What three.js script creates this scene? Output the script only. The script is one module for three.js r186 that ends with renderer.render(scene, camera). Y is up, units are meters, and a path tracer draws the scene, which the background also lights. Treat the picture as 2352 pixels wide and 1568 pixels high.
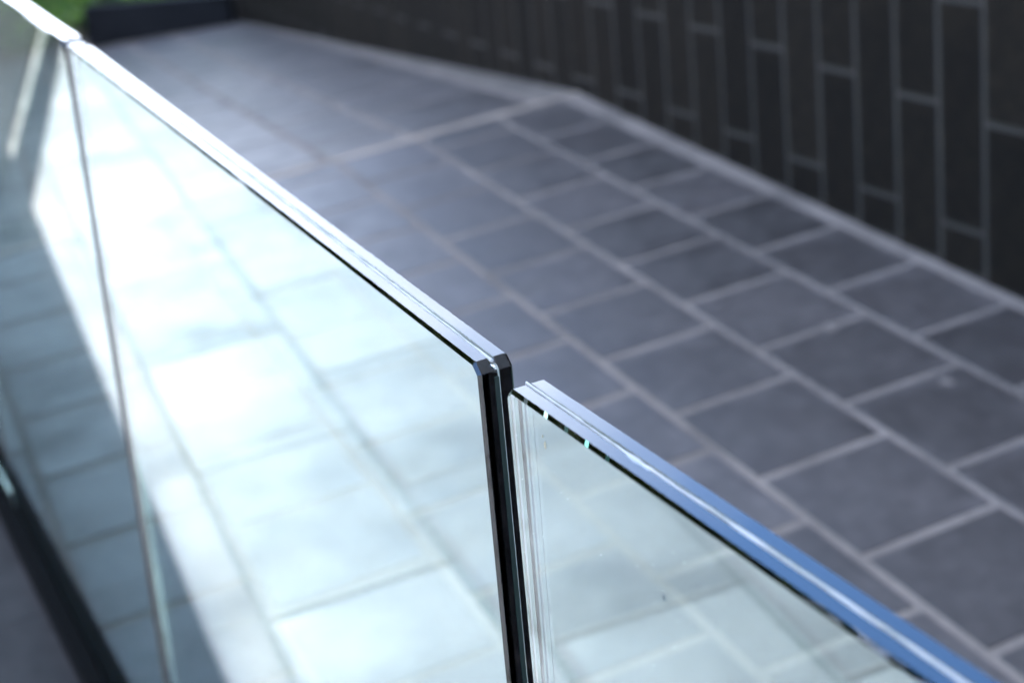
import * as THREE from 'three';
import { mergeGeometries } from 'three/addons/utils/BufferGeometryUtils.js';
import { Brush, Evaluator, SUBTRACTION } from 'three-bvh-csg';

const V = (x, y, z) => new THREE.Vector3(x, y, z);
const D2R = Math.PI / 180;

// ---------------------------------------------------------------- camera, sky, sun, exposure
const scene = new THREE.Scene();
const camera = new THREE.PerspectiveCamera(43.176, 3184 / 2576, 0.05, 900);
camera.setViewOffset(3184, 2576, 832, 1008, 2352, 1568);            // shifted lens
const EYE = V(0, 1.5565, 0);
camera.position.copy(EYE);
camera.quaternion.setFromRotationMatrix(new THREE.Matrix4().makeBasis(V(0.931, -0.1125, 0.3472), V(0.1812, 0.9683, -0.1722), V(-0.3169, 0.2232, 0.9218)));
camera.focus = 0.9;
camera.userData.fStop = 3.5;

const SUN_AZ = -10.7 * D2R, SUN_EL = 42 * D2R;                         // light travels towards SUN_AZ, i.e. the sun stands behind
const sunDir = V(-Math.sin(SUN_AZ) * Math.cos(SUN_EL), Math.sin(SUN_EL), Math.cos(SUN_AZ) * Math.cos(SUN_EL));
// summer sky: deep blue under a white veil added to neutralise the ambient light, white haze and a ragged bank of cloud low down, a glow round the sun
{
  const W = 1024, Hh = 512, d = new Float32Array(W * Hh * 4), haze = [0.7, 0.86, 1.1], blue = [0.13, 0.43, 1.15], cloud = [1.42, 1.6, 1.93], veil = [1.05, 1.05, 1.05], glow = [1.6, 1.5, 1.35];
  const h3 = (x, y, z) => { let h = (x * 374761393 + y * 668265263 + z * 1103515245) | 0; h = Math.imul(h ^ (h >>> 13), 1274126177); return ((h ^ (h >>> 16)) >>> 0) / 4294967296; };
  const n3 = (x, y, z) => { const X = Math.floor(x), Y = Math.floor(y), Z = Math.floor(z), s = (t) => t * t * (3 - 2 * t), a = s(x - X), b = s(y - Y), c = s(z - Z), m = (p, q, t) => p + (q - p) * t;
    return m(m(m(h3(X, Y, Z), h3(X + 1, Y, Z), a), m(h3(X, Y + 1, Z), h3(X + 1, Y + 1, Z), a), b), m(m(h3(X, Y, Z + 1), h3(X + 1, Y, Z + 1), a), m(h3(X, Y + 1, Z + 1), h3(X + 1, Y + 1, Z + 1), a), b), c); };
  const ss = THREE.MathUtils.smoothstep;
  for (let j = 0; j < Hh; j++) for (let i = 0; i < W; i++) {
    const up = ((j + 0.5) / Hh - 0.5) * Math.PI, a = ((i + 0.5) / W - 0.5) * 2 * Math.PI, t = Math.max(0, Math.sin(up)), x = Math.cos(a) * Math.cos(up), y = Math.sin(up), z = Math.sin(a) * Math.cos(up), k = (j * W + i) * 4;
    const c = x * sunDir.x + y * sunDir.y + z * sunDir.z, w = 1 / (1 + (t / 0.36) ** 3), g = Math.exp(-(1 - c) / 0.06);
    let n = 0, amp = 0.5; for (let o = 0, f = 2.6; o < 5; o++, f *= 2.1, amp *= 0.5) n += amp * (n3(x * f + 47.99, y * f * 1.8 + 5, z * f + 3) - 0.5);
    const el = up / D2R, bank = 24 + 15 * Math.cos(THREE.MathUtils.clamp(1.5 * (Math.atan2(x, -z) + 0.4), -2.6, 2.6)), m = up < 0 ? 0 : ss((bank - el) / 45 + n * 0.9, -0.12, 0.2) * 0.95, puff = 0.92 + 0.5 * n + 0.7 * (1 - ss(el, 12, 34)), thin = ss(el, 44, 66) * THREE.MathUtils.clamp(0.72 + 1.1 * n, 0, 1);
    for (let q = 0; q < 3; q++) { let clear = blue[q] + (haze[q] - blue[q]) * w; clear += (veil[q] - clear) * thin + glow[q] * g; d[k + q] = up < 0 ? 0.12 : clear + (cloud[q] * puff - clear) * m; }
    d[k + 3] = 1;
  }
  const t = new THREE.DataTexture(d, W, Hh, THREE.RGBAFormat, THREE.FloatType); t.mapping = THREE.EquirectangularReflectionMapping; t.magFilter = THREE.LinearFilter; t.needsUpdate = true;
  scene.background = t; scene.environment = t;
}
const sun = new THREE.DirectionalLight(new THREE.Color(1, 0.965, 0.92), 2.6);
sun.position.copy(sunDir).multiplyScalar(40); sun.castShadow = true; sun.shadow.radius = 0.7;
sun.shadow.mapSize.set(2048, 2048);
Object.assign(sun.shadow.camera, { left: -16, right: 16, top: 16, bottom: -16, near: 1, far: 90 });
scene.add(sun, sun.target);

const renderer = new THREE.WebGLRenderer({ antialias: true });
renderer.setSize(1024, 682);
renderer.toneMapping = THREE.LinearToneMapping;
renderer.toneMappingExposure = 5.5;
renderer.shadowMap.enabled = true;

// ---------------------------------------------------------------- helpers
let seed = 20240611;
const rnd = () => { seed = (seed * 1664525 + 1013904223) >>> 0; return seed / 4294967296; };
const rr = (a, b) => a + (b - a) * rnd();
const taken = {};
function numbered(n) { const k = (taken[n] = (taken[n] ?? -1) + 1); return k ? `${n}_${String(k).padStart(3, '0')}` : n; }
function part(name, geo, mat, parent) { const m = new THREE.Mesh(geo, mat); m.name = name; m.castShadow = m.receiveShadow = true; parent.add(m); return m; }
function thing(name, label, category, pos = V(0, 0, 0), group) {
  const g = new THREE.Group(); g.name = numbered(name); g.position.copy(pos); g.userData = { label, category };
  if (group) g.userData.group = group;
  scene.add(g); return g;
}
function structure(name, label) { const g = new THREE.Group(); g.name = name; g.userData = { kind: 'structure', label }; scene.add(g); return g; }

// value noise and textures
function hash(x, y, s) { let h = (x * 374761393 + y * 668265263 + s * 1274126177) | 0; h = Math.imul(h ^ (h >>> 13), 1274126177); return ((h ^ (h >>> 16)) >>> 0) / 4294967296; }
function vnoise(x, y, per, s) {
  const xi = Math.floor(x), yi = Math.floor(y), fx = x - xi, fy = y - yi, w = (i) => ((i % per) + per) % per;
  const a = hash(w(xi), w(yi), s), b = hash(w(xi + 1), w(yi), s), c = hash(w(xi), w(yi + 1), s), d = hash(w(xi + 1), w(yi + 1), s);
  const u = fx * fx * (3 - 2 * fx), v = fy * fy * (3 - 2 * fy);
  return a + (b - a) * u + (c - a) * v + (a - b - c + d) * u * v;
}
function fbm(u, v, base, oct, s) { let t = 0, a = 0.5, n = 0; for (let o = 0, f = base; o < oct; o++, f *= 2, a *= 0.5) { t += a * vnoise(u * f, v * f, f, s + o); n += a; } return t / n; }
function tex(size, fn, metres, srgb = false) {
  const d = new Uint8Array(size * size * 4);
  for (let j = 0; j < size; j++) for (let i = 0; i < size; i++) {
    const c = fn(i / size, j / size), k = (j * size + i) * 4;
    for (let q = 0; q < 3; q++) d[k + q] = Math.max(0, Math.min(255, Math.round((Array.isArray(c) ? c[q] : c) * 255)));
    d[k + 3] = 255;
  }
  const t = new THREE.DataTexture(d, size, size); t.wrapS = t.wrapT = THREE.RepeatWrapping; t.magFilter = THREE.LinearFilter; t.minFilter = THREE.LinearMipmapLinearFilter; t.generateMipmaps = true;
  t.repeat.set(1 / metres, 1 / metres); if (srgb) t.colorSpace = THREE.SRGBColorSpace; t.needsUpdate = true; return t;
}
const lin = (r, g, b) => new THREE.Color().setRGB(r, g, b);

// stone grain: multiplies the base colour
const slateMap = tex(512, (u, v) => { const n = 0.62 + 0.7 * (fbm(u, v, 4, 5, 3) - 0.5) + 0.45 * (fbm(u, v, 40, 3, 9) - 0.5) + 0.9 * Math.max(0, fbm(u, v, 9, 4, 61) - 0.62); return [n, n, n * 1.01]; }, 1.1);
const slateRough = tex(256, (u, v) => 0.45 + 0.35 * fbm(u, v, 6, 5, 17), 0.7);
const slateBump = tex(512, (u, v) => fbm(u, v, 24, 5, 33), 0.5);
const groutMap = tex(256, (u, v) => { const n = 0.72 + 0.75 * (fbm(u, v, 6, 5, 51) - 0.5) + 0.2 * (fbm(u, v, 60, 2, 77) - 0.5); return [n, n * 0.99, n * 0.97]; }, 0.9);
const paleMap = tex(512, (u, v) => {
  const a = fbm(u, v, 5, 5, 101), b = fbm(u, v, 14, 4, 131), stain = Math.max(0, b - 0.6) * 0.7, n = 0.8 + 0.7 * (a - 0.5) + 0.4 * (b - 0.5) - stain;
  return [n, n * 0.995, n * 0.985];
}, 1.9);

const MAT = {
  slate: [0.8, 0.9, 1, 1.08, 1.2].map((k) => new THREE.MeshStandardMaterial({ name: 'slate', color: lin(0.051 * k, 0.044 * k, 0.042 * k), map: slateMap, roughness: 0.8, roughnessMap: slateRough, bumpMap: slateBump, bumpScale: 0.0003 })),
  grout: new THREE.MeshStandardMaterial({ name: 'pale_grout', color: lin(0.155, 0.13, 0.115), map: groutMap, roughness: 0.95 }),
  pale: [0, 0.5, 1].map((k) => new THREE.MeshStandardMaterial({ name: 'pale_stone', color: lin(0.48 + 0.05 * k, 0.48 + 0.05 * k, 0.45 + 0.05 * k), map: paleMap, roughness: 0.8 })),
  course: new THREE.MeshStandardMaterial({ name: 'beige_course', color: lin(0.4, 0.375, 0.345), map: paleMap, roughness: 0.85 }),
  paleGrout: new THREE.MeshStandardMaterial({ name: 'grey_mortar', color: lin(0.33, 0.32, 0.285), map: groutMap, roughness: 0.95 }),
  wallTile: [0, 0.7, 1.6].map((k) => new THREE.MeshPhysicalMaterial({ name: 'dark_wall_tile', color: lin(0.0115 + 0.0035 * k, 0.0076 + 0.0025 * k, 0.0042 + 0.0016 * k), map: slateMap, roughness: 0.85, specularIntensity: 0.25, bumpMap: slateBump, bumpScale: 0.0005 })),
  cutTile: new THREE.MeshStandardMaterial({ name: 'grey_cut_tile', color: lin(0.13, 0.108, 0.09), map: slateMap, roughness: 0.85 }),
  wallGrout: new THREE.MeshStandardMaterial({ name: 'wall_grout', color: lin(0.036, 0.028, 0.021), map: groutMap, roughness: 0.95 }),
  black: new THREE.MeshPhysicalMaterial({ name: 'black_channel', color: lin(0.002, 0.002, 0.002), roughness: 0.9, specularIntensity: 0.12 }),
  glass: new THREE.MeshPhysicalMaterial({ name: 'laminated_glass', color: 0xffffff, roughness: 0, metalness: 0, transmission: 1, thickness: 0.02, ior: 1.52, attenuationColor: lin(0.45, 0.8, 0.71), attenuationDistance: 0.1 }),
  bead: new THREE.MeshPhysicalMaterial({ name: 'clear_sealant', color: lin(0.42, 0.41, 0.39), roughness: 0.3, transmission: 0.55, thickness: 0.002, ior: 1.42 }),
  charcoal: new THREE.MeshPhysicalMaterial({ name: 'charcoal_stone', color: lin(0.011, 0.011, 0.012), map: slateMap, roughness: 0.85, specularIntensity: 0.3 }),
  drop: new THREE.MeshPhysicalMaterial({ name: 'clear_drop', color: lin(0.9, 0.93, 0.95), roughness: 0.04, transmission: 1, thickness: 0.004, ior: 1.42 }),
  soil: new THREE.MeshStandardMaterial({ name: 'soil', color: lin(0.03, 0.027, 0.022), roughness: 1 }),
  granite: new THREE.MeshPhysicalMaterial({ name: 'dark_granite', color: lin(0.028, 0.026, 0.025), map: slateMap, roughness: 0.8, specularIntensity: 0.4 }),
  seal: new THREE.MeshStandardMaterial({ name: 'grey_sealant', color: lin(0.02, 0.022, 0.023), roughness: 0.2 }),
};

// ---------------------------------------------------------------- planes of the place
// walkway: rises away from the viewer; landing: falls beyond the cross joint; terrace: the other side of the glass
const H = 1.55;
const walk = { o: V(0.07827, 0.01294, -0.1177), v: V(0, 0.07603, -0.99711), n: V(-0.0505, 0.99583, 0.07594) };
function frame(f) { f.v.normalize(); f.n.normalize(); f.x = f.v.clone().cross(f.n).normalize(); return f; }
frame(walk);
const far = frame({ o: V(1.2572, 0.3871, -4.2405), v: V(0.08863, -0.06788, -0.99375), n: V(-0.0585, 0.9956, -0.0732) });
// glass line
const AZ_A = -5 * D2R, TA = V(Math.cos(AZ_A), 0, Math.sin(AZ_A)), FA = V(Math.sin(AZ_A), 0, -Math.cos(AZ_A)), PA = V(0.34021, 1.19873, -0.76181);
const mirrorDir = (d) => d.clone().addScaledVector(TA, -2 * d.dot(TA));
const mirrorPt = (p) => p.clone().addScaledVector(TA, -2 * p.clone().sub(PA).dot(TA));
const ROT = 2.2 * D2R;                                                  // the terrace grid is turned a little against the glass
const terrace = { o: mirrorPt(walk.o.clone().addScaledVector(walk.v, 1.6 * H).addScaledVector(walk.x, 0.29 * H)), v: mirrorDir(walk.v.clone().applyAxisAngle(walk.n, -ROT)), n: mirrorDir(walk.n) };
frame(terrace);
const at = (f, x, s, y = 0) => f.o.clone().addScaledVector(f.x, x).addScaledVector(f.v, s).addScaledVector(f.n, y);
const to2 = (f, p) => { const d = p.clone().sub(f.o); const s = d.dot(f.v), x = d.dot(f.x); return [x, s]; };
// the point of plane f above/below plan point (x, z)
const onPlane = (f, x, z) => V(x, f.o.y - ((x - f.o.x) * f.n.x + (z - f.o.z) * f.n.z) / f.n.y, z);
const plan2 = (f, x, z) => to2(f, onPlane(f, x, z));

// polygon clipping by a half plane through a, b (keeps the left side)
function clip(poly, a, b) {
  const side = (p) => (b[0] - a[0]) * (p[1] - a[1]) - (b[1] - a[1]) * (p[0] - a[0]), out = [];
  poly.forEach((p, i) => {
    const q = poly[(i + 1) % poly.length], sp = side(p), sq = side(q);
    if (sp >= 0) out.push(p);
    if (sp * sq < 0) { const t = sp / (sp - sq); out.push([p[0] + (q[0] - p[0]) * t, p[1] + (q[1] - p[1]) * t]); }
  });
  return out;
}
const area = (p) => Math.abs(p.reduce((s, a, i) => { const b = p[(i + 1) % p.length]; return s + a[0] * b[1] - a[1] * b[0]; }, 0)) / 2;
// a slab with a bevelled upper edge, its top at y = 0; polygon given in (x, s), s running away (-z)
function slab(poly, thick, bevel) {
  const sh = new THREE.Shape(poly.map(([x, s]) => new THREE.Vector2(x, s)));
  const g = new THREE.ExtrudeGeometry(sh, { depth: thick - 2 * bevel, bevelEnabled: bevel > 0, bevelSize: bevel, bevelThickness: bevel, bevelOffset: -bevel, bevelSegments: 1, steps: 1 });
  g.translate(0, 0, -thick + bevel); g.rotateX(-Math.PI / 2);
  return g;
}
function orient(o, f, x, s, y = 0) { o.matrixAutoUpdate = true; o.position.copy(at(f, x, s, y)); o.quaternion.setFromRotationMatrix(new THREE.Matrix4().makeBasis(f.x, f.n, f.v.clone().negate())); }
const rectCache = {};
function rectGeo(w, l, thick, bevel, variant) {
  const key = [w.toFixed(4), l.toFixed(4), thick, variant].join();
  return rectCache[key] ??= (() => { const g = slab([[-w / 2, -l / 2], [w / 2, -l / 2], [w / 2, l / 2], [-w / 2, l / 2]], thick, bevel), uv = g.attributes.uv; for (let i = 0; i < uv.count; i++) uv.setXY(i, uv.getX(i) + variant * 0.37, uv.getY(i) + variant * 0.61); return g; })();
}
// lay tiles: rows = [x0, x1, firstJoint, pitch], cut by half planes
function layTiles(parent, f, rows, s0, s1, gap, mats, name, thick, cuts, keep = () => true) {
  for (const [x0, x1, first, pitch] of rows) {
    let k = Math.floor((s0 - first) / pitch);
    for (; first + k * pitch < s1; k++) {
      const a = Math.max(s0, first + k * pitch) + gap / 2, b = Math.min(s1, first + (k + 1) * pitch) - gap / 2;
      if (b - a < 0.03) continue;
      const full = [[x0 + gap / 2, a], [x1 - gap / 2, a], [x1 - gap / 2, b], [x0 + gap / 2, b]];
      let poly = full;
      for (const [p, q] of cuts) poly = clip(poly, p, q);
      if (poly.length < 3 || area(poly) < 0.002 || !keep((x0 + x1) / 2, (a + b) / 2)) continue;
      const m = mats[Math.floor(rnd() * mats.length)], whole = Math.abs(area(poly) - area(full)) < 1e-6, lift = rr(-0.0006, 0.0006);
      let mesh;
      if (whole) { mesh = part(name, rectGeo(x1 - x0 - gap, b - a, thick, 0.0015, Math.floor(rnd() * 5)), m, parent); orient(mesh, f, (x0 + x1) / 2, (a + b) / 2, lift); }
      else { mesh = part(name, slab(poly, thick, 0.0015), m, parent); orient(mesh, f, 0, 0, lift); }
    }
  }
}
// a bed below tiles, top at y = -drop
function bed(parent, name, f, poly, drop, thick, mat) { const m = part(name, slab(poly, thick, 0), mat, parent); orient(m, f, 0, 0, -drop); return m; }

// ---------------------------------------------------------------- ground
{
  const g = new THREE.PlaneGeometry(900, 900); g.rotateX(-Math.PI / 2);
  const m = part('ground', g, new THREE.MeshStandardMaterial({ name: 'earth', color: lin(0.09, 0.1, 0.06), roughness: 1 }), scene);
  m.position.y = -1.2; m.userData = { kind: 'structure' };
}

// glass foot line in plan
const glassPlan = (d) => [PA.x + FA.x * d, PA.z + FA.z * d];          // d metres away from the panel corner

// ---------------------------------------------------------------- walkway (right of the glass)
{
  const g = structure('walkway', 'dark slate tiled walkway between glass and tiled wall');
  const P = 0.194 * H, L = 0.1794 * H, base = 0.8915 * H;
  const joint = [0.1408, 0.0374, 0.1219, 0.03];
  const jo = (k) => (k >= 0 ? joint[k] ?? 0.13 : (k % 2 ? 0.0535 : 0.135)) * H;
  const end = 2.652 * H, start = -1.3 * H, rows = [];
  const a = plan2(walk, ...glassPlan(-6)), b = plan2(walk, ...glassPlan(8));
  for (let k = -5; k < 3; k++) { const x0 = base + k * P, x1 = k === 2 ? 1.4735 * H - 0.03 : x0 + P; rows.push([x0, x1, jo(k) + 0.034 * (x0 + x1) / 2, L]); }
  const c0 = to2(walk, V(1.2572 - 2 * 0.9819, 0.3871 - 2 * 0.0538, -4.2405 + 2 * 0.0527)), c1 = to2(walk, V(2.2391 + 0.9819, 0.4409 + 0.0538, -4.2932 - 0.0527)), cut = [[b, a], [[c1[0], c1[1] - 0.02], [c0[0], c0[1] - 0.02]]];
  layTiles(g, walk, rows, start, end + 0.3, 0.019, MAT.slate, 'floor_tile', 0.012, cut);
  bed(g, 'grout_bed', walk, clip(clip([[base - 5 * P, start], [1.53 * H, start], [1.53 * H, end + 0.3], [base - 5 * P, end + 0.3]], b, a), c1, c0), 0.0022, 0.4, MAT.grout);
}
// a few pale mortar smears left on the tiles
{
  const g = scene.getObjectByName('walkway');
  for (const [a, b, r, sd] of [[1.209, 1.4676, 0.018, 3], [1.2276, 1.2624, 0.013, 8]]) {
    const sh = new THREE.Shape(); for (let i = 0; i < 16; i++) { const t = i / 16 * 6.2832, k = r * (0.7 + 0.6 * hash(i, 5, sd)); i ? sh.lineTo(Math.cos(t) * k, Math.sin(t) * k) : sh.moveTo(k, 0); }
    const geo = new THREE.ExtrudeGeometry(sh, { depth: 0.0004, bevelEnabled: false }); geo.rotateX(-Math.PI / 2);
    const m = part('mortar_smear', geo, MAT.grout, g); orient(m, walk, a * H, (b + 0.034 * a) * H, 0.0009);
  }
}
// ---------------------------------------------------------------- landing beyond the cross joint
{
  const g = structure('landing', 'dark slate tiled landing falling away beyond the pale cross joint');
  const bL = V(1.2572, 0.3871, -4.2405), bR = V(2.2391, 0.4409, -4.2932);
  const xt = to2(far, bR)[0], xj2 = xt - 0.487, rows = [];
  const dir = bR.clone().sub(bL), e0 = to2(far, bL.clone().addScaledVector(dir, -3)), e1 = to2(far, bL.clone().addScaledVector(dir, 3));
  const w = (x0, x1, o) => rows.push([x0, x1, o, 0.56]);
  w(xj2, xt, 0.12);
  for (let k = 0; k < 7; k++) w(xj2 - 0.305 * (k + 1), xj2 - 0.305 * k, k % 2 ? 0.1 : 0.38);
  const a = plan2(far, ...glassPlan(-2)), b = plan2(far, ...glassPlan(14));
  const w0 = plan2(far, 2.4, -4.2), w1 = plan2(far, 2.7, -9.73), f0 = plan2(far, 2.7, -9.73), f1 = plan2(far, 1.7, -10.34);
  const near = [[e0[0], e0[1] + 0.022], [e1[0], e1[1] + 0.022]];
  const cuts = [[b, a], near, [w0, w1], [f0, f1]];
  layTiles(g, far, rows, -0.2, 7.5, 0.026, MAT.slate, 'floor_tile', 0.012, cuts);
  layTiles(g, far, [[xt + 0.014, xt + 0.9, 0.3, 1.1]], -0.2, 7.5, 0.012, [MAT.cutTile], 'cut_tile', 0.012, cuts);
  let poly = [[xt - 3.2, -0.4], [xt + 1.0, -0.4], [xt + 1.0, 8], [xt - 3.2, 8]];
  for (const c of [[b, a], [[e0[0], e0[1] - 0.01], [e1[0], e1[1] - 0.01]]]) poly = clip(poly, ...c);
  bed(g, 'grout_bed', far, poly, 0.0022, 0.5, MAT.grout);
  const q0 = plan2(far, ...glassPlan(3.5)), nrm = [-(e1[1] - e0[1]), e1[0] - e0[0]], nl = Math.hypot(...nrm), off = (e, d) => [e[0] + nrm[0] / nl * d, e[1] + nrm[1] / nl * d];
  let sp = [off(e0, -0.016), off(e1, -0.016), off(e1, 0.022), off(e0, 0.022)];
  sp = clip(clip(sp, b, a), w0, w1);
  const st = part('threshold_strip', slab(sp, 0.03, 0.001), new THREE.MeshStandardMaterial({ name: 'pale_threshold', color: lin(0.3, 0.245, 0.2), map: groutMap, roughness: 0.9 }), g); orient(st, far, 0, 0, 0.001);
}
// ---------------------------------------------------------------- terrace (viewer's side of the glass): pale stone in the sun
const virt = (a, b) => mirrorPt(walk.o.clone().addScaledVector(V(0.99815, 0.0529, -0.03002), a * H).addScaledVector(walk.v, b * H));
{
  const g = structure('terrace', 'sunlit pale stone terrace on the viewer side of the glass');
  const W = 0.229 * H, L = 0.341 * H, rows = [];
  const a = to2(terrace, virt(0.07, -2)), b = to2(terrace, virt(0.07, 6));
  const ga = plan2(terrace, ...glassPlan(-6)), gb = plan2(terrace, ...glassPlan(14));
  const ed = 0.065 * H; layTiles(g, terrace, [[0, ed, 0.1, L]], -7, 11, 0.008, [MAT.course], 'course_slab', 0.02, [[ga, gb]]);
  layTiles(g, terrace, [[ed, ed + 0.4, 0.2, 0.1794 * H * 1.5]], -7, 11, 0.002, [MAT.granite], 'border_tile', 0.02, [[ga, gb]]);
  for (let k = 0; k < 14; k++) rows.push([-(k + 1) * W, -k * W, ((k % 2 ? -0.115 : 0.053) * H), L]);
  layTiles(g, terrace, rows, -7, 11, 0.015, MAT.pale, 'paving_slab', 0.02, [[ga, gb]]);
  // the slabs farthest from the viewer, past the 300 nearest, are joined into one part
  const slabs = g.children.filter((o) => o.name === 'paving_slab').sort((p, q) => p.position.distanceTo(EYE) - q.position.distanceTo(EYE)), rest = slabs.slice(300);
  const geos = rest.map((o) => { o.updateMatrix(); g.remove(o); return o.geometry.clone().applyMatrix4(o.matrix); });
  if (geos.length) part('outer_paving', mergeGeometries(geos), MAT.pale[1], g).userData.kind = 'stuff';
  bed(g, 'mortar_bed', terrace, clip([[-14 * W, -7], [0.6, -7], [0.6, 11], [-14 * W, 11]], ga, gb), 0.003, 0.7, MAT.paleGrout);
}
// kerb and bed added further along to make the mirrored oblique dark band
{
  const K = [virt(0.236, 2.69), virt(0.62, 4.3)].map((p) => to2(terrace, p)), d = [K[1][0] - K[0][0], K[1][1] - K[0][1]], len = Math.hypot(...d), nx = [-d[1] / len, d[0] / len];
  const ga = plan2(terrace, ...glassPlan(-6)), gb = plan2(terrace, ...glassPlan(14));
  const strip = (o0, o1, ext = 4) => clip([[K[0][0] - nx[0] * o0, K[0][1] - nx[1] * o0], [K[1][0] + d[0] / len * ext - nx[0] * o0, K[1][1] + d[1] / len * ext - nx[1] * o0], [K[1][0] + d[0] / len * ext - nx[0] * o1, K[1][1] + d[1] / len * ext - nx[1] * o1], [K[0][0] - nx[0] * o1, K[0][1] - nx[1] * o1]], ga, gb);
  const sgn = 1;
  const kerb = thing('added_dark_kerb', 'added dark granite kerb running obliquely from the glass across the pale terrace', 'kerb');
  let m = part('kerb_stone', slab(strip(0, 0.085 * sgn), 0.06, 0.004), MAT.granite, kerb); orient(m, terrace, 0, 0, 0.05);
  const bedg = thing('added_dark_bed', 'added dark planting bed edged with granite between kerb and glass', 'planter');
  m = part('soil', slab(strip(0.132, 3.5), 0.05, 0.004), MAT.soil, bedg); orient(m, terrace, 0, 0, 0.04);
}

// ---------------------------------------------------------------- tiled wall on the right
{
  const w = thing('tiled_wall', 'dark wall of narrow upright tiles with pale joints beside the walkway', 'wall');
  const runs = [{ p: V(2.3615, 0, -2.3014), az: 1.16 * D2R, from: -3.4, to: 1.97 }, { p: V(2.4014, 0, -4.2710), az: 3.2 * D2R, from: 0, to: 5.47 }];
  const top = 2.35;
  const col = [];
  for (let i = -25; i < 60; i++) { const ii = i; col.push(ii < 0 ? 0.1106 + 0.1405 * ii : ii < 14 ? 0.1106 + 0.1405 * ii + 0.00057 * ii * ii : 0.1106 + 0.1405 * 14 + 0.00057 * 196 + 0.155 * (ii - 14)); }
  const pw = (s, xs, ys) => { if (s <= xs[0]) return ys[0] + (s - xs[0]) * (ys[1] - ys[0]) / (xs[1] - xs[0]); for (let i = 1; i < xs.length; i++) if (s <= xs[i]) return ys[i - 1] + (ys[i] - ys[i - 1]) * (s - xs[i - 1]) / (xs[i] - xs[i - 1]); return ys.at(-1); };
  const hA = (s) => pw(s, [0, 1, 1.8, 3], [0.679, 0.765, 0.788, 0.79]), hB = (s) => pw(s, [0.18, 0.74, 1.04, 1.66, 3], [0.418, 0.457, 0.478, 0.502, 0.505]);
  const GAP = 0.014, TL = 0.535, cache = {};
  const tileGeo = (wd, ht) => cache[wd.toFixed(3) + ht.toFixed(3)] ??= (() => { const g = slab([[-wd / 2, -ht / 2], [wd / 2, -ht / 2], [wd / 2, ht / 2], [-wd / 2, ht / 2]], 0.012, 0.0015); g.rotateX(Math.PI / 2); g.rotateY(-Math.PI / 2); return g; })();
  const place = (s) => { const r = s < 1.97 ? runs[0] : runs[1], d = s < 1.97 ? s : s - 1.97; return [V(r.p.x + Math.sin(r.az) * d, 0, r.p.z - Math.cos(r.az) * d), r.az]; };
  for (let i = 0; i + 1 < col.length; i++) {
    const s0 = col[i], s1 = col[i + 1], s = (s0 + s1) / 2;
    if (s < -1.7 || s1 > 7.4) continue;
    const [p, az] = place(s), fy = (s < 1.97 ? onPlane(walk, p.x, p.z) : onPlane(far, p.x, p.z)).y;
    const even = (i - 25) % 2 !== 0;                                  // columns with the upper row of joints
    let y = (even ? hA(s) : hB(s)); while (y > fy) y -= TL;
    for (; y < top; y += TL) {
      const a = Math.max(y + GAP / 2, fy + 0.006), b = Math.min(y + TL - GAP / 2, top);
      if (b - a < 0.02) continue;
      const m = part('wall_tile', tileGeo(s1 - s0 - GAP, b - a), MAT.wallTile[Math.floor(rnd() * 3)], w);
      m.position.set(p.x, (a + b) / 2, p.z); m.rotation.y = -az; m.position.addScaledVector(V(Math.cos(az), 0, Math.sin(az)), rr(-0.0005, 0.0005));
    }
  }
  for (const r of runs) {
    const len = r.to - r.from + (r === runs[1] ? 0.1 : 0), g = new THREE.BoxGeometry(0.25, top + 0.6, len), m = part('wall_core', g, MAT.wallGrout, w), mid = (r.from + r.to) / 2;
    m.position.set(r.p.x + Math.sin(r.az) * mid + Math.cos(r.az) * (0.125 + 0.0025), (top - 0.6) / 2, r.p.z - Math.cos(r.az) * mid + Math.sin(r.az) * 0.1275); m.rotation.y = -r.az;
  }
}
// low dark kerb closing the far end, and the bed behind it
{
  const a = onPlane(far, 2.72, -9.71), b = onPlane(far, 1.8, -10.28), d = b.clone().sub(a), len = d.length(), ang = Math.atan2(-d.z, d.x);
  const g = thing('end_kerb', 'low charcoal stone kerb closing the far end of the landing', 'kerb', a);
  const m = part('kerb_stone', new THREE.BoxGeometry(len, 0.42, 0.16).translate(len / 2, 0, -0.08), MAT.charcoal, g); m.rotation.y = ang; m.position.y = -0.01;
  const c = part('coping', new THREE.BoxGeometry(len, 0.02, 0.18).translate(len / 2, 0.21, -0.08), MAT.charcoal, g); c.rotation.y = ang; c.position.y = -0.01;
}
// ---------------------------------------------------------------- glass balustrade
const PLY = 0.011, GAPI = 0.004, TH = 2 * PLY + GAPI, CH = 0.0022;
function panelOutline(L, top, el, bottom, cutNear, cutFar, inset = 0) {
  const t = (x) => top + Math.tan(el) * x - inset, c0 = cutNear, c1 = cutFar;
  return [[inset, bottom], [L - inset, bottom], [L - inset, t(L) - c1], [L - inset - c1, t(L - c1)], [inset + c0, t(c0)], [inset, t(0) - c0]];
}
function ext(poly, z0, z1, bevel) {
  const g = new THREE.ExtrudeGeometry(new THREE.Shape(poly.map((p) => new THREE.Vector2(...p))), { depth: z1 - z0 - 2 * bevel, bevelEnabled: bevel > 0, bevelSize: bevel, bevelThickness: bevel, bevelOffset: -bevel, bevelSegments: 1, steps: 1, curveSegments: 1 });
  g.translate(0, 0, z0 + bevel); g.deleteAttribute('uv'); return g;
}
const evaluator = new Evaluator(); evaluator.attributes = ['position', 'normal']; evaluator.useGroups = false;
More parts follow.
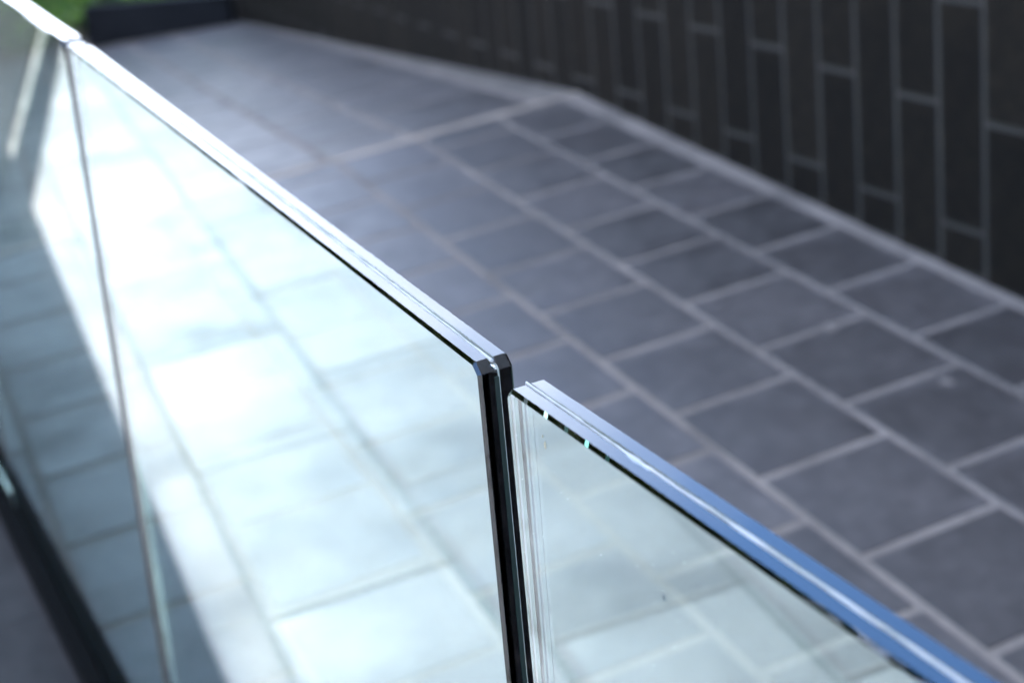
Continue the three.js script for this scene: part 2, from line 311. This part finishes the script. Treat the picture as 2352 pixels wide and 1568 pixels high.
function glassPanel(name, label, p, az, el, L, bottomDrop, group) {
  // local x along the rail, y up, z across (to the right)
  const F = V(Math.sin(az), 0, -Math.cos(az)), T = V(Math.cos(az), 0, Math.sin(az));
  const g = thing(name, label, 'glass panel', V(p.x, p.y - bottomDrop, p.z), group);
  g.quaternion.setFromRotationMatrix(new THREE.Matrix4().makeBasis(F, V(0, 1, 0), T));
  const top = bottomDrop, o = panelOutline(L, top, el, 0, 0.0062, 0.0062), core = panelOutline(L, top, el, -0.02, 0.0062, 0.0062, 0.0022);
  // one block of bonded glass with a groove round its edge where the interlayer sits back between the two plies
  const block = new Brush(ext(o, 0, TH, CH)), ring = new Brush(ext([[-0.05, -0.01], [L + 0.05, -0.01], [L + 0.05, top + 0.4], [-0.05, top + 0.4]], PLY, PLY + GAPI, 0)), middle = new Brush(ext(core, PLY - 0.002, PLY + GAPI + 0.002, 0));
  for (const b of [block, ring, middle]) b.updateMatrixWorld();
  const u2 = evaluator.evaluate(block, evaluator.evaluate(ring, middle, SUBTRACTION), SUBTRACTION);
  part('glass_body', u2.geometry, MAT.glass, g);
  return g;
}
// a bead of squeezed-out sealant along a local path, width and height wandering
function beadGeo(path, width, height, offset, ns) {
  const n = path.length, pos = [], idx = [], R = 10;
  for (let i = 0; i < n; i++) for (let k = 0; k < R; k++) {
    const a = k / R * Math.PI * 2, w = width(i), h = height(i), [x, y, z] = path[i];
    pos.push(x, y + Math.sin(a) * h, z + offset(i) + Math.cos(a) * w);
  }
  for (let i = 0; i + 1 < n; i++) for (let k = 0; k < R; k++) { const a = i * R + k, b = i * R + (k + 1) % R, c = a + R, d = b + R; idx.push(a, c, b, b, c, d); }
  const cap = (i, flip) => { const c = pos.length / 3; pos.push(...path[i]); for (let k = 0; k < R; k++) { const a = i * R + k, b = i * R + (k + 1) % R; flip ? idx.push(c, b, a) : idx.push(c, a, b); } };
  cap(0, false); cap(n - 1, true);
  const g = new THREE.BufferGeometry(); g.setAttribute('position', new THREE.Float32BufferAttribute(pos, 3)); g.setIndex(idx); g.computeVertexNormals(); return g;
}
const n1 = (x, s) => { const i = Math.floor(x), f = x - i, u = f * f * (3 - 2 * f); return (hash(i, 7, s) * (1 - u) + hash(i + 1, 7, s) * u) * 2 - 1; };
function topBead(g, L, top, el, s, blobs, off0, w0) {
  const N = Math.ceil(L / 0.0025), path = [];
  for (let i = 0; i <= N; i++) { const x = 0.003 + (L - 0.006) * i / N; path.push([x, top + Math.tan(el) * x - 0.0009 + 0.0003 * n1(x * 60, s + 4), PLY + GAPI / 2]); }
  const blob = (x) => blobs.reduce((t, [bx, bw, bh]) => t + bh * Math.exp(-(((x - bx) / bw) ** 2)), 0);
  const geo = beadGeo(path, (i) => w0 * (1 + 0.45 * n1(path[i][0] * 45, s) + 0.25 * n1(path[i][0] * 160, s + 1)) + blob(path[i][0]), (i) => 0.0011 + 0.0003 * n1(path[i][0] * 70, s + 2) + blob(path[i][0]) * 0.7, (i) => off0(path[i][0]) + 0.00045 * n1(path[i][0] * 30, s + 3));
  return part('sealant_bead', geo, MAT.bead, g);
}
const GRP = 'laminated glass panels of the balustrade';
const LA = 0.915;
const pA = glassPanel('glass_panel', 'laminated glass panel mirroring the pale terrace, its dark end edge bared at the gap', PA, AZ_A, 6.35 * D2R, LA, 1.13);
topBead(pA, LA, 1.13, 6.35 * D2R, 11, [[0.09, 0.006, 0.0008], [0.13, 0.004, 0.0006], [0.32, 0.006, 0.0008], [0.36, 0.004, 0.0007]], (x) => -0.0009 + Math.min(0.0009, x * 0.003), 0.0009);
// a clear drop of sealant closing the groove at the bared corner
{
  const d = new THREE.SphereGeometry(1, 16, 12), p = d.attributes.position;
  for (let i = 0; i < p.count; i++) { const k = 1 + 0.18 * n1(p.getX(i) * 3 + 9, 5) + 0.15 * n1(p.getY(i) * 4 + 3, 8); p.setXYZ(i, p.getX(i) * 0.0032 * k, p.getY(i) * 0.0045 * k, p.getZ(i) * 0.0021 * k); }
  d.computeVertexNormals();
  part('dark_groove_fill', ext([[0.0004, 0.06], [0.0021, 0.06], [0.0021, 1.119], [0.0004, 1.119]], PLY + 0.0002, PLY + GAPI - 0.0002, 0), new THREE.MeshPhysicalMaterial({ name: 'interlayer_fill', color: lin(0.012, 0.018, 0.016), roughness: 0.9, specularIntensity: 0.2 }), pA);  // near-black filler added so the end groove shows dark, without a bright line
  part('sealant_drop', d, MAT.drop, pA).position.set(0.0045, 1.13 - 0.0042, PLY + GAPI / 2);
}
const AZ_B = -3.8 * D2R, LB = 1.25, PB = V(0.34291, 1.19627, -0.73094);
// panel B runs from its far end back past the viewer: build it from its near end
const FB = V(Math.sin(AZ_B), 0, -Math.cos(AZ_B)), EL_B = 2.5 * D2R;
const PB0 = PB.clone().addScaledVector(FB, -LB); PB0.y = PB.y - Math.tan(EL_B) * LB;
const pB = glassPanel('glass_panel', 'laminated glass panel with a blue-lit top edge and a long white sealant line', PB0, AZ_B, EL_B, LB, 1.16);
topBead(pB, LB, 1.16, EL_B, 29, [[LB - 0.115, 0.005, 0.0009], [LB - 0.06, 0.004, 0.0006], [LB - 0.127, 0.003, 0.0005]], (x) => 0.0004 * Math.sin(x * 21), 0.001);
const AZ_C = -5 * D2R, PC = PA.clone().addScaledVector(FA, LA + 0.031); PC.y = PA.y + Math.tan(6.35 * D2R) * (LA + 0.031) + 0.002;
glassPanel('glass_panel', 'laminated glass panel at the far end, beyond the narrow dark joint', PC, AZ_C, 5 * D2R, 1.0, 1.13);
const FC = V(Math.sin(AZ_C), 0, -Math.cos(AZ_C)), AZ_D = -5 * D2R, PD = PC.clone().addScaledVector(FC, 1.022); PD.y += Math.tan(5 * D2R) * 1.022;
glassPanel('glass_panel', 'laminated glass panel standing last in the row towards the hedge', PD, AZ_D, 2 * D2R, 1.0, 1.13);

// grey sealant standing in the joint between the two farther panels
{
  const g = thing('joint_sealant', 'grey upright sealant strip filling the joint between two glass panels', 'sealant', V(PA.x + FA.x * (LA + 0.0035), PA.y - 1.1, PA.z + FA.z * (LA + 0.0035)));
  g.quaternion.setFromRotationMatrix(new THREE.Matrix4().makeBasis(FA, V(0, 1, 0), TA));
  part('strip', ext([[0, 0], [0.024, 0], [0.024, 1.2035], [0, 1.2005]], 0.002, TH - 0.003, 0.0015), MAT.seal, g);
}
{
  const g = thing('joint_sealant', 'grey upright sealant strip in the last glass joint towards the hedge', 'sealant', V(PD.x - FC.x * 0.021, PD.y - 1.12, PD.z - FC.z * 0.021));
  g.quaternion.setFromRotationMatrix(new THREE.Matrix4().makeBasis(FC, V(0, 1, 0), TA));
  part('strip', ext([[0, 0], [0.02, 0], [0.02, 1.115], [0, 1.115]], 0.002, TH - 0.003, 0.0015), MAT.seal, g);
}
// dirt on the near panel: a dried spatter, a sliver and dust
{
  const yTop = (x) => 1.16 + Math.tan(EL_B) * x, blob = (rx, ry, sd, n = 14) => { const sh = new THREE.Shape(); for (let i = 0; i < n; i++) { const a = i / n * 6.2832, k = 0.65 + 0.7 * hash(i, 3, sd); i ? sh.lineTo(Math.cos(a) * rx * k, Math.sin(a) * ry * k) : sh.moveTo(Math.cos(a) * rx * k, Math.sin(a) * ry * k); } return new THREE.ExtrudeGeometry(sh, { depth: 0.0002, bevelEnabled: false }); };
  const tan = new THREE.MeshStandardMaterial({ name: 'dried_spatter', color: lin(0.2, 0.17, 0.11), roughness: 0.9, transparent: true, opacity: 0.75 }), dark = new THREE.MeshStandardMaterial({ name: 'dark_sliver', color: lin(0.03, 0.03, 0.03), roughness: 0.9 }), dustM = new THREE.MeshStandardMaterial({ name: 'dust', color: lin(0.5, 0.5, 0.48), roughness: 1 });
  const put = (geo, m, name, x, y) => { const o = part(name, geo, m, pB); o.position.set(LB + x, yTop(LB) + y, -0.0004); return o; };
  put(blob(0.0011, 0.0022, 5), tan, 'dried_spatter', -0.0423, -0.0222); put(blob(0.0006, 0.0009, 9), tan, 'dried_spatter', -0.0405, -0.0172);
  put(blob(0.0005, 0.0021, 7), dark, 'sliver', -0.1504, -0.0665);
  const specks = [];
  for (let i = 0; i < 45; i++) { const g = blob(rr(0.00008, 0.00018), rr(0.00008, 0.0003), i, 6), x = -rr(0.005, 0.32), y = -rr(0.004, 0.2); g.translate(LB + x, yTop(LB + x) + y, -0.0004); specks.push(g); }
  part('dust', mergeGeometries(specks), dustM, pB).userData.kind = 'stuff';
}
// black base channel under the glass: one run per panel, merged to one thing
{
  const g = thing('base_channel', 'black metal channel at floor level clamping the foot of the glass', 'channel');
  const run = (p, az, el, L, drop) => {
    const F = V(Math.sin(az), 0, -Math.cos(az)), T = V(Math.cos(az), 0, Math.sin(az)), geos = [];
    const q = new THREE.Matrix4().makeBasis(F, V(0, 1, 0), T);
    for (const [z0, z1] of [[-0.03, -0.0005], [TH + 0.0005, TH + 0.03]]) {
      const a = onPlane(terrace, p.x, p.z).y, e = p.clone().addScaledVector(F, L), b = onPlane(terrace, e.x, e.z).y;
      const gg = ext([[0, a - 0.2], [L, b - 0.2], [L, b + 0.035], [0, a + 0.035]], z0, z1, 0.001);
      gg.applyMatrix4(q); gg.translate(p.x, 0, p.z); geos.push(gg);
    }
    part('channel_run', mergeGeometries(geos), MAT.black, g);
  };
  run(PB0, AZ_B, EL_B, LB + 0.03, 1.16); run(PA, AZ_A, 0, LA + 0.02, 1.13); run(PC, AZ_C, 0, 1.02, 1.13); run(PD, AZ_D, 0, 1.0, 1.13);
}

// ---------------------------------------------------------------- hedge beyond the far wall
{
  const leaf = new THREE.BufferGeometry();
  leaf.setAttribute('position', new THREE.Float32BufferAttribute([0, 0, 0, 0.35, 0.5, 0.06, 0, 1, 0, -0.35, 0.5, 0.06], 3)); leaf.setIndex([0, 1, 2, 0, 2, 3]); leaf.computeVertexNormals();
  const mats = [lin(0.07, 0.17, 0.004), lin(0.04, 0.12, 0.004), lin(0.11, 0.2, 0.006)].map((c) => new THREE.MeshPhysicalMaterial({ name: 'leaf', color: c, roughness: 0.9, transmission: 0.35, thickness: 0, side: THREE.DoubleSide }));
  const trunkMat = new THREE.MeshStandardMaterial({ name: 'bark', color: lin(0.07, 0.05, 0.035), roughness: 1 });
  const shrub = (x, z, rx, ry, n, label) => {
    const g = thing('hedge_shrub', label, 'shrub', V(x, -0.1, z)), geos = [[], [], []], q = new THREE.Quaternion(), M = new THREE.Matrix4();
    for (let i = 0; i < n; i++) {
      const a = rr(0, 6.283), y = rr(-0.95, 1), r = Math.sqrt(1 - y * y) * (0.72 + 0.34 * rnd()) * (1 + 0.25 * Math.sin(a * 3 + y * 4));
      q.setFromEuler(new THREE.Euler(rr(-1.3, 1.3), rr(0, 6.28), rr(-1.3, 1.3)));
      const s = rr(0.05, 0.1); M.compose(V(Math.cos(a) * r * rx, ry + y * ry * (0.9 + 0.15 * rnd()), Math.sin(a) * r * rx), q, V(s, s, s));
      geos[Math.floor(rnd() * 3)].push(leaf.clone().applyMatrix4(M));
    }
    geos.forEach((a, k) => { const m = part('foliage', mergeGeometries(a), mats[k], g); m.userData.kind = 'stuff'; });
    part('stem', new THREE.CylinderGeometry(0.03, 0.05, ry * 1.3, 7).translate(0, ry * 0.65, 0), trunkMat, g);
  };
  const tree = (x, z, h, r, n, label, tone) => {
    const g = thing('garden_tree', label, 'tree', V(x, -1.2, z)), hh = h + 1.2, geos = [[], []], q = new THREE.Quaternion(), M = new THREE.Matrix4(), clumps = [];
    const wood = [new THREE.CylinderGeometry(0.06, 0.15, hh * 0.7, 8).translate(0, hh * 0.35, 0)];
    for (let i = 0; i < 26; i++) { const a = rr(0, 6.283), y = rr(0.22, 0.97), k = Math.sqrt(Math.max(0.08, 1 - ((y - 0.55) / 0.48) ** 2)) * rr(0.35, 0.95); clumps.push([Math.cos(a) * k * r, y * hh, Math.sin(a) * k * r, r * rr(0.24, 0.42)]); }
    for (let i = 0; i < 9; i++) { const c = clumps[i], from = V(0, Math.min(c[1] * 0.75, hh * 0.6), 0), v = V(c[0], c[1], c[2]).sub(from), l = v.length(), m = new THREE.Matrix4().compose(from, new THREE.Quaternion().setFromUnitVectors(V(0, 1, 0), v.normalize()), V(1, 1, 1)); wood.push(new THREE.CylinderGeometry(0.015, 0.05, l, 6).translate(0, l / 2, 0).applyMatrix4(m)); }
    part('trunk', mergeGeometries(wood), trunkMat, g);
    for (let i = 0; i < n; i++) {
      const c = clumps[i % clumps.length], a = rr(0, 6.283), y = rr(-1, 1), k = Math.sqrt(1 - y * y), d = Math.cbrt(rr(0.25, 1));
      q.setFromEuler(new THREE.Euler(rr(-1.4, 1.4), rr(0, 6.28), rr(-1.4, 1.4))); const s = rr(0.16, 0.3);
      M.compose(V(c[0] + Math.cos(a) * k * d * c[3], c[1] + y * d * c[3] * 0.8, c[2] + Math.sin(a) * k * d * c[3]), q, V(s, s, s)); geos[rnd() < 0.5 ? 0 : 1].push(leaf.clone().applyMatrix4(M));
    }
    geos.forEach((a, k) => { const m = part('crown', mergeGeometries(a), tone[k], g); m.userData.kind = 'stuff'; });
  };
  const deep = [lin(0.035, 0.07, 0.014), lin(0.05, 0.09, 0.016)].map((c) => new THREE.MeshPhysicalMaterial({ name: 'dark_leaf', color: c, roughness: 0.9, transmission: 0.3, thickness: 0, side: THREE.DoubleSide }));
  tree(-5.4, -9.8, 11.5, 3.2, 16000, 'tall dark leafy tree left of the terrace beyond the glass', deep);
  tree(-9.0, -7.4, 12.5, 3.6, 16000, 'tallest dark tree, standing farthest left of the terrace', deep);
  tree(-7.4, -11.2, 12, 3.2, 14000, 'dark tree crowded between two taller trees', deep);
  tree(-3.4, -12.4, 9.6, 2.6, 14000, 'slender dark tree beside the tall leafy one', deep);
  tree(-2.2, -14.5, 6.0, 2.0, 12000, 'dark round tree behind the planting bed', deep);
  tree(1.7, -15.0, 3.3, 1.9, 12000, 'dark round tree behind the bright shrub', deep);
  tree(4.9, -14.2, 3.3, 1.9, 12000, 'dark round tree beyond the end of the tiled wall', deep);
  {
    const g = thing('clipped_hedge', 'long dark clipped hedge closing the view behind kerb and shrubs', 'hedge', V(1.2, -1.2, -13)), geos = [], q = new THREE.Quaternion(), M = new THREE.Matrix4();
    part('core', new THREE.BoxGeometry(10, 3.6, 0.5).translate(0, 1.8, 0), new THREE.MeshStandardMaterial({ name: 'hedge_core', color: lin(0.035, 0.055, 0.016), roughness: 1 }), g);
    for (let i = 0; i < 12000; i++) { const top = rnd() < 0.25; q.setFromEuler(new THREE.Euler(rr(-1.4, 1.4), rr(0, 6.28), rr(-1.4, 1.4))); const sc = rr(0.06, 0.13); M.compose(V(rr(-5, 5), top ? rr(3.5, 3.75) : rr(0, 3.65), top ? rr(-0.4, 0.4) : rr(0.22, 0.42)), q, V(sc, sc, sc)); geos.push(leaf.clone().applyMatrix4(M)); }
    const m = part('foliage', mergeGeometries(geos), deep[0], g); m.userData.kind = 'stuff';
  }
  shrub(1.42, -11.1, 0.5, 0.36, 3600, 'bright green sunlit shrub at the end of the low kerb');
  shrub(2.1, -11.3, 0.45, 0.33, 2600, 'dark green shrub close behind the low kerb');
  shrub(2.75, -11.0, 0.45, 0.34, 2600, 'dark green shrub in the corner beside the tiled wall');
  shrub(0.62, -11.9, 0.5, 0.4, 2600, 'green shrub seen through the farthest glass panel');
}

// ---------------------------------------------------------------- unseen building added behind the viewer to shade the walkway
{
  const e1 = virt(0.222, 1.4), dir = V(Math.sin(SUN_AZ), 0, -Math.cos(SUN_AZ)), zf = 3, k = (zf - e1.z) / -dir.z, Hb = 12.6, Wb = 9, Db = 8;
  const g = thing('added_shade_building', 'tall grey building added unseen behind the viewer to cast shade along the walkway', 'building', V(e1.x - dir.x * k, -1.2, zf));
  g.rotation.y = -SUN_AZ;                                             // its left side stands in line with the sun
  const wallM = new THREE.MeshStandardMaterial({ name: 'render', color: lin(0.3, 0.3, 0.3), roughness: 0.9 }), glassM = new THREE.MeshStandardMaterial({ name: 'window_glass', color: lin(0.03, 0.035, 0.04), roughness: 0.1 });
  part('wall', new THREE.BoxGeometry(Wb, Hb + 1.2, Db).translate(Wb / 2, (Hb + 1.2) / 2, Db / 2), wallM, g);
  for (let f = 0; f < 3; f++) for (let c = 0; c < 4; c++) part('window', new THREE.BoxGeometry(1.3, 1.6, 0.06).translate(1.4 + c * 2.1, 3.0 + f * 3.1, 0), glassM, g);
}
renderer.render(scene, camera);
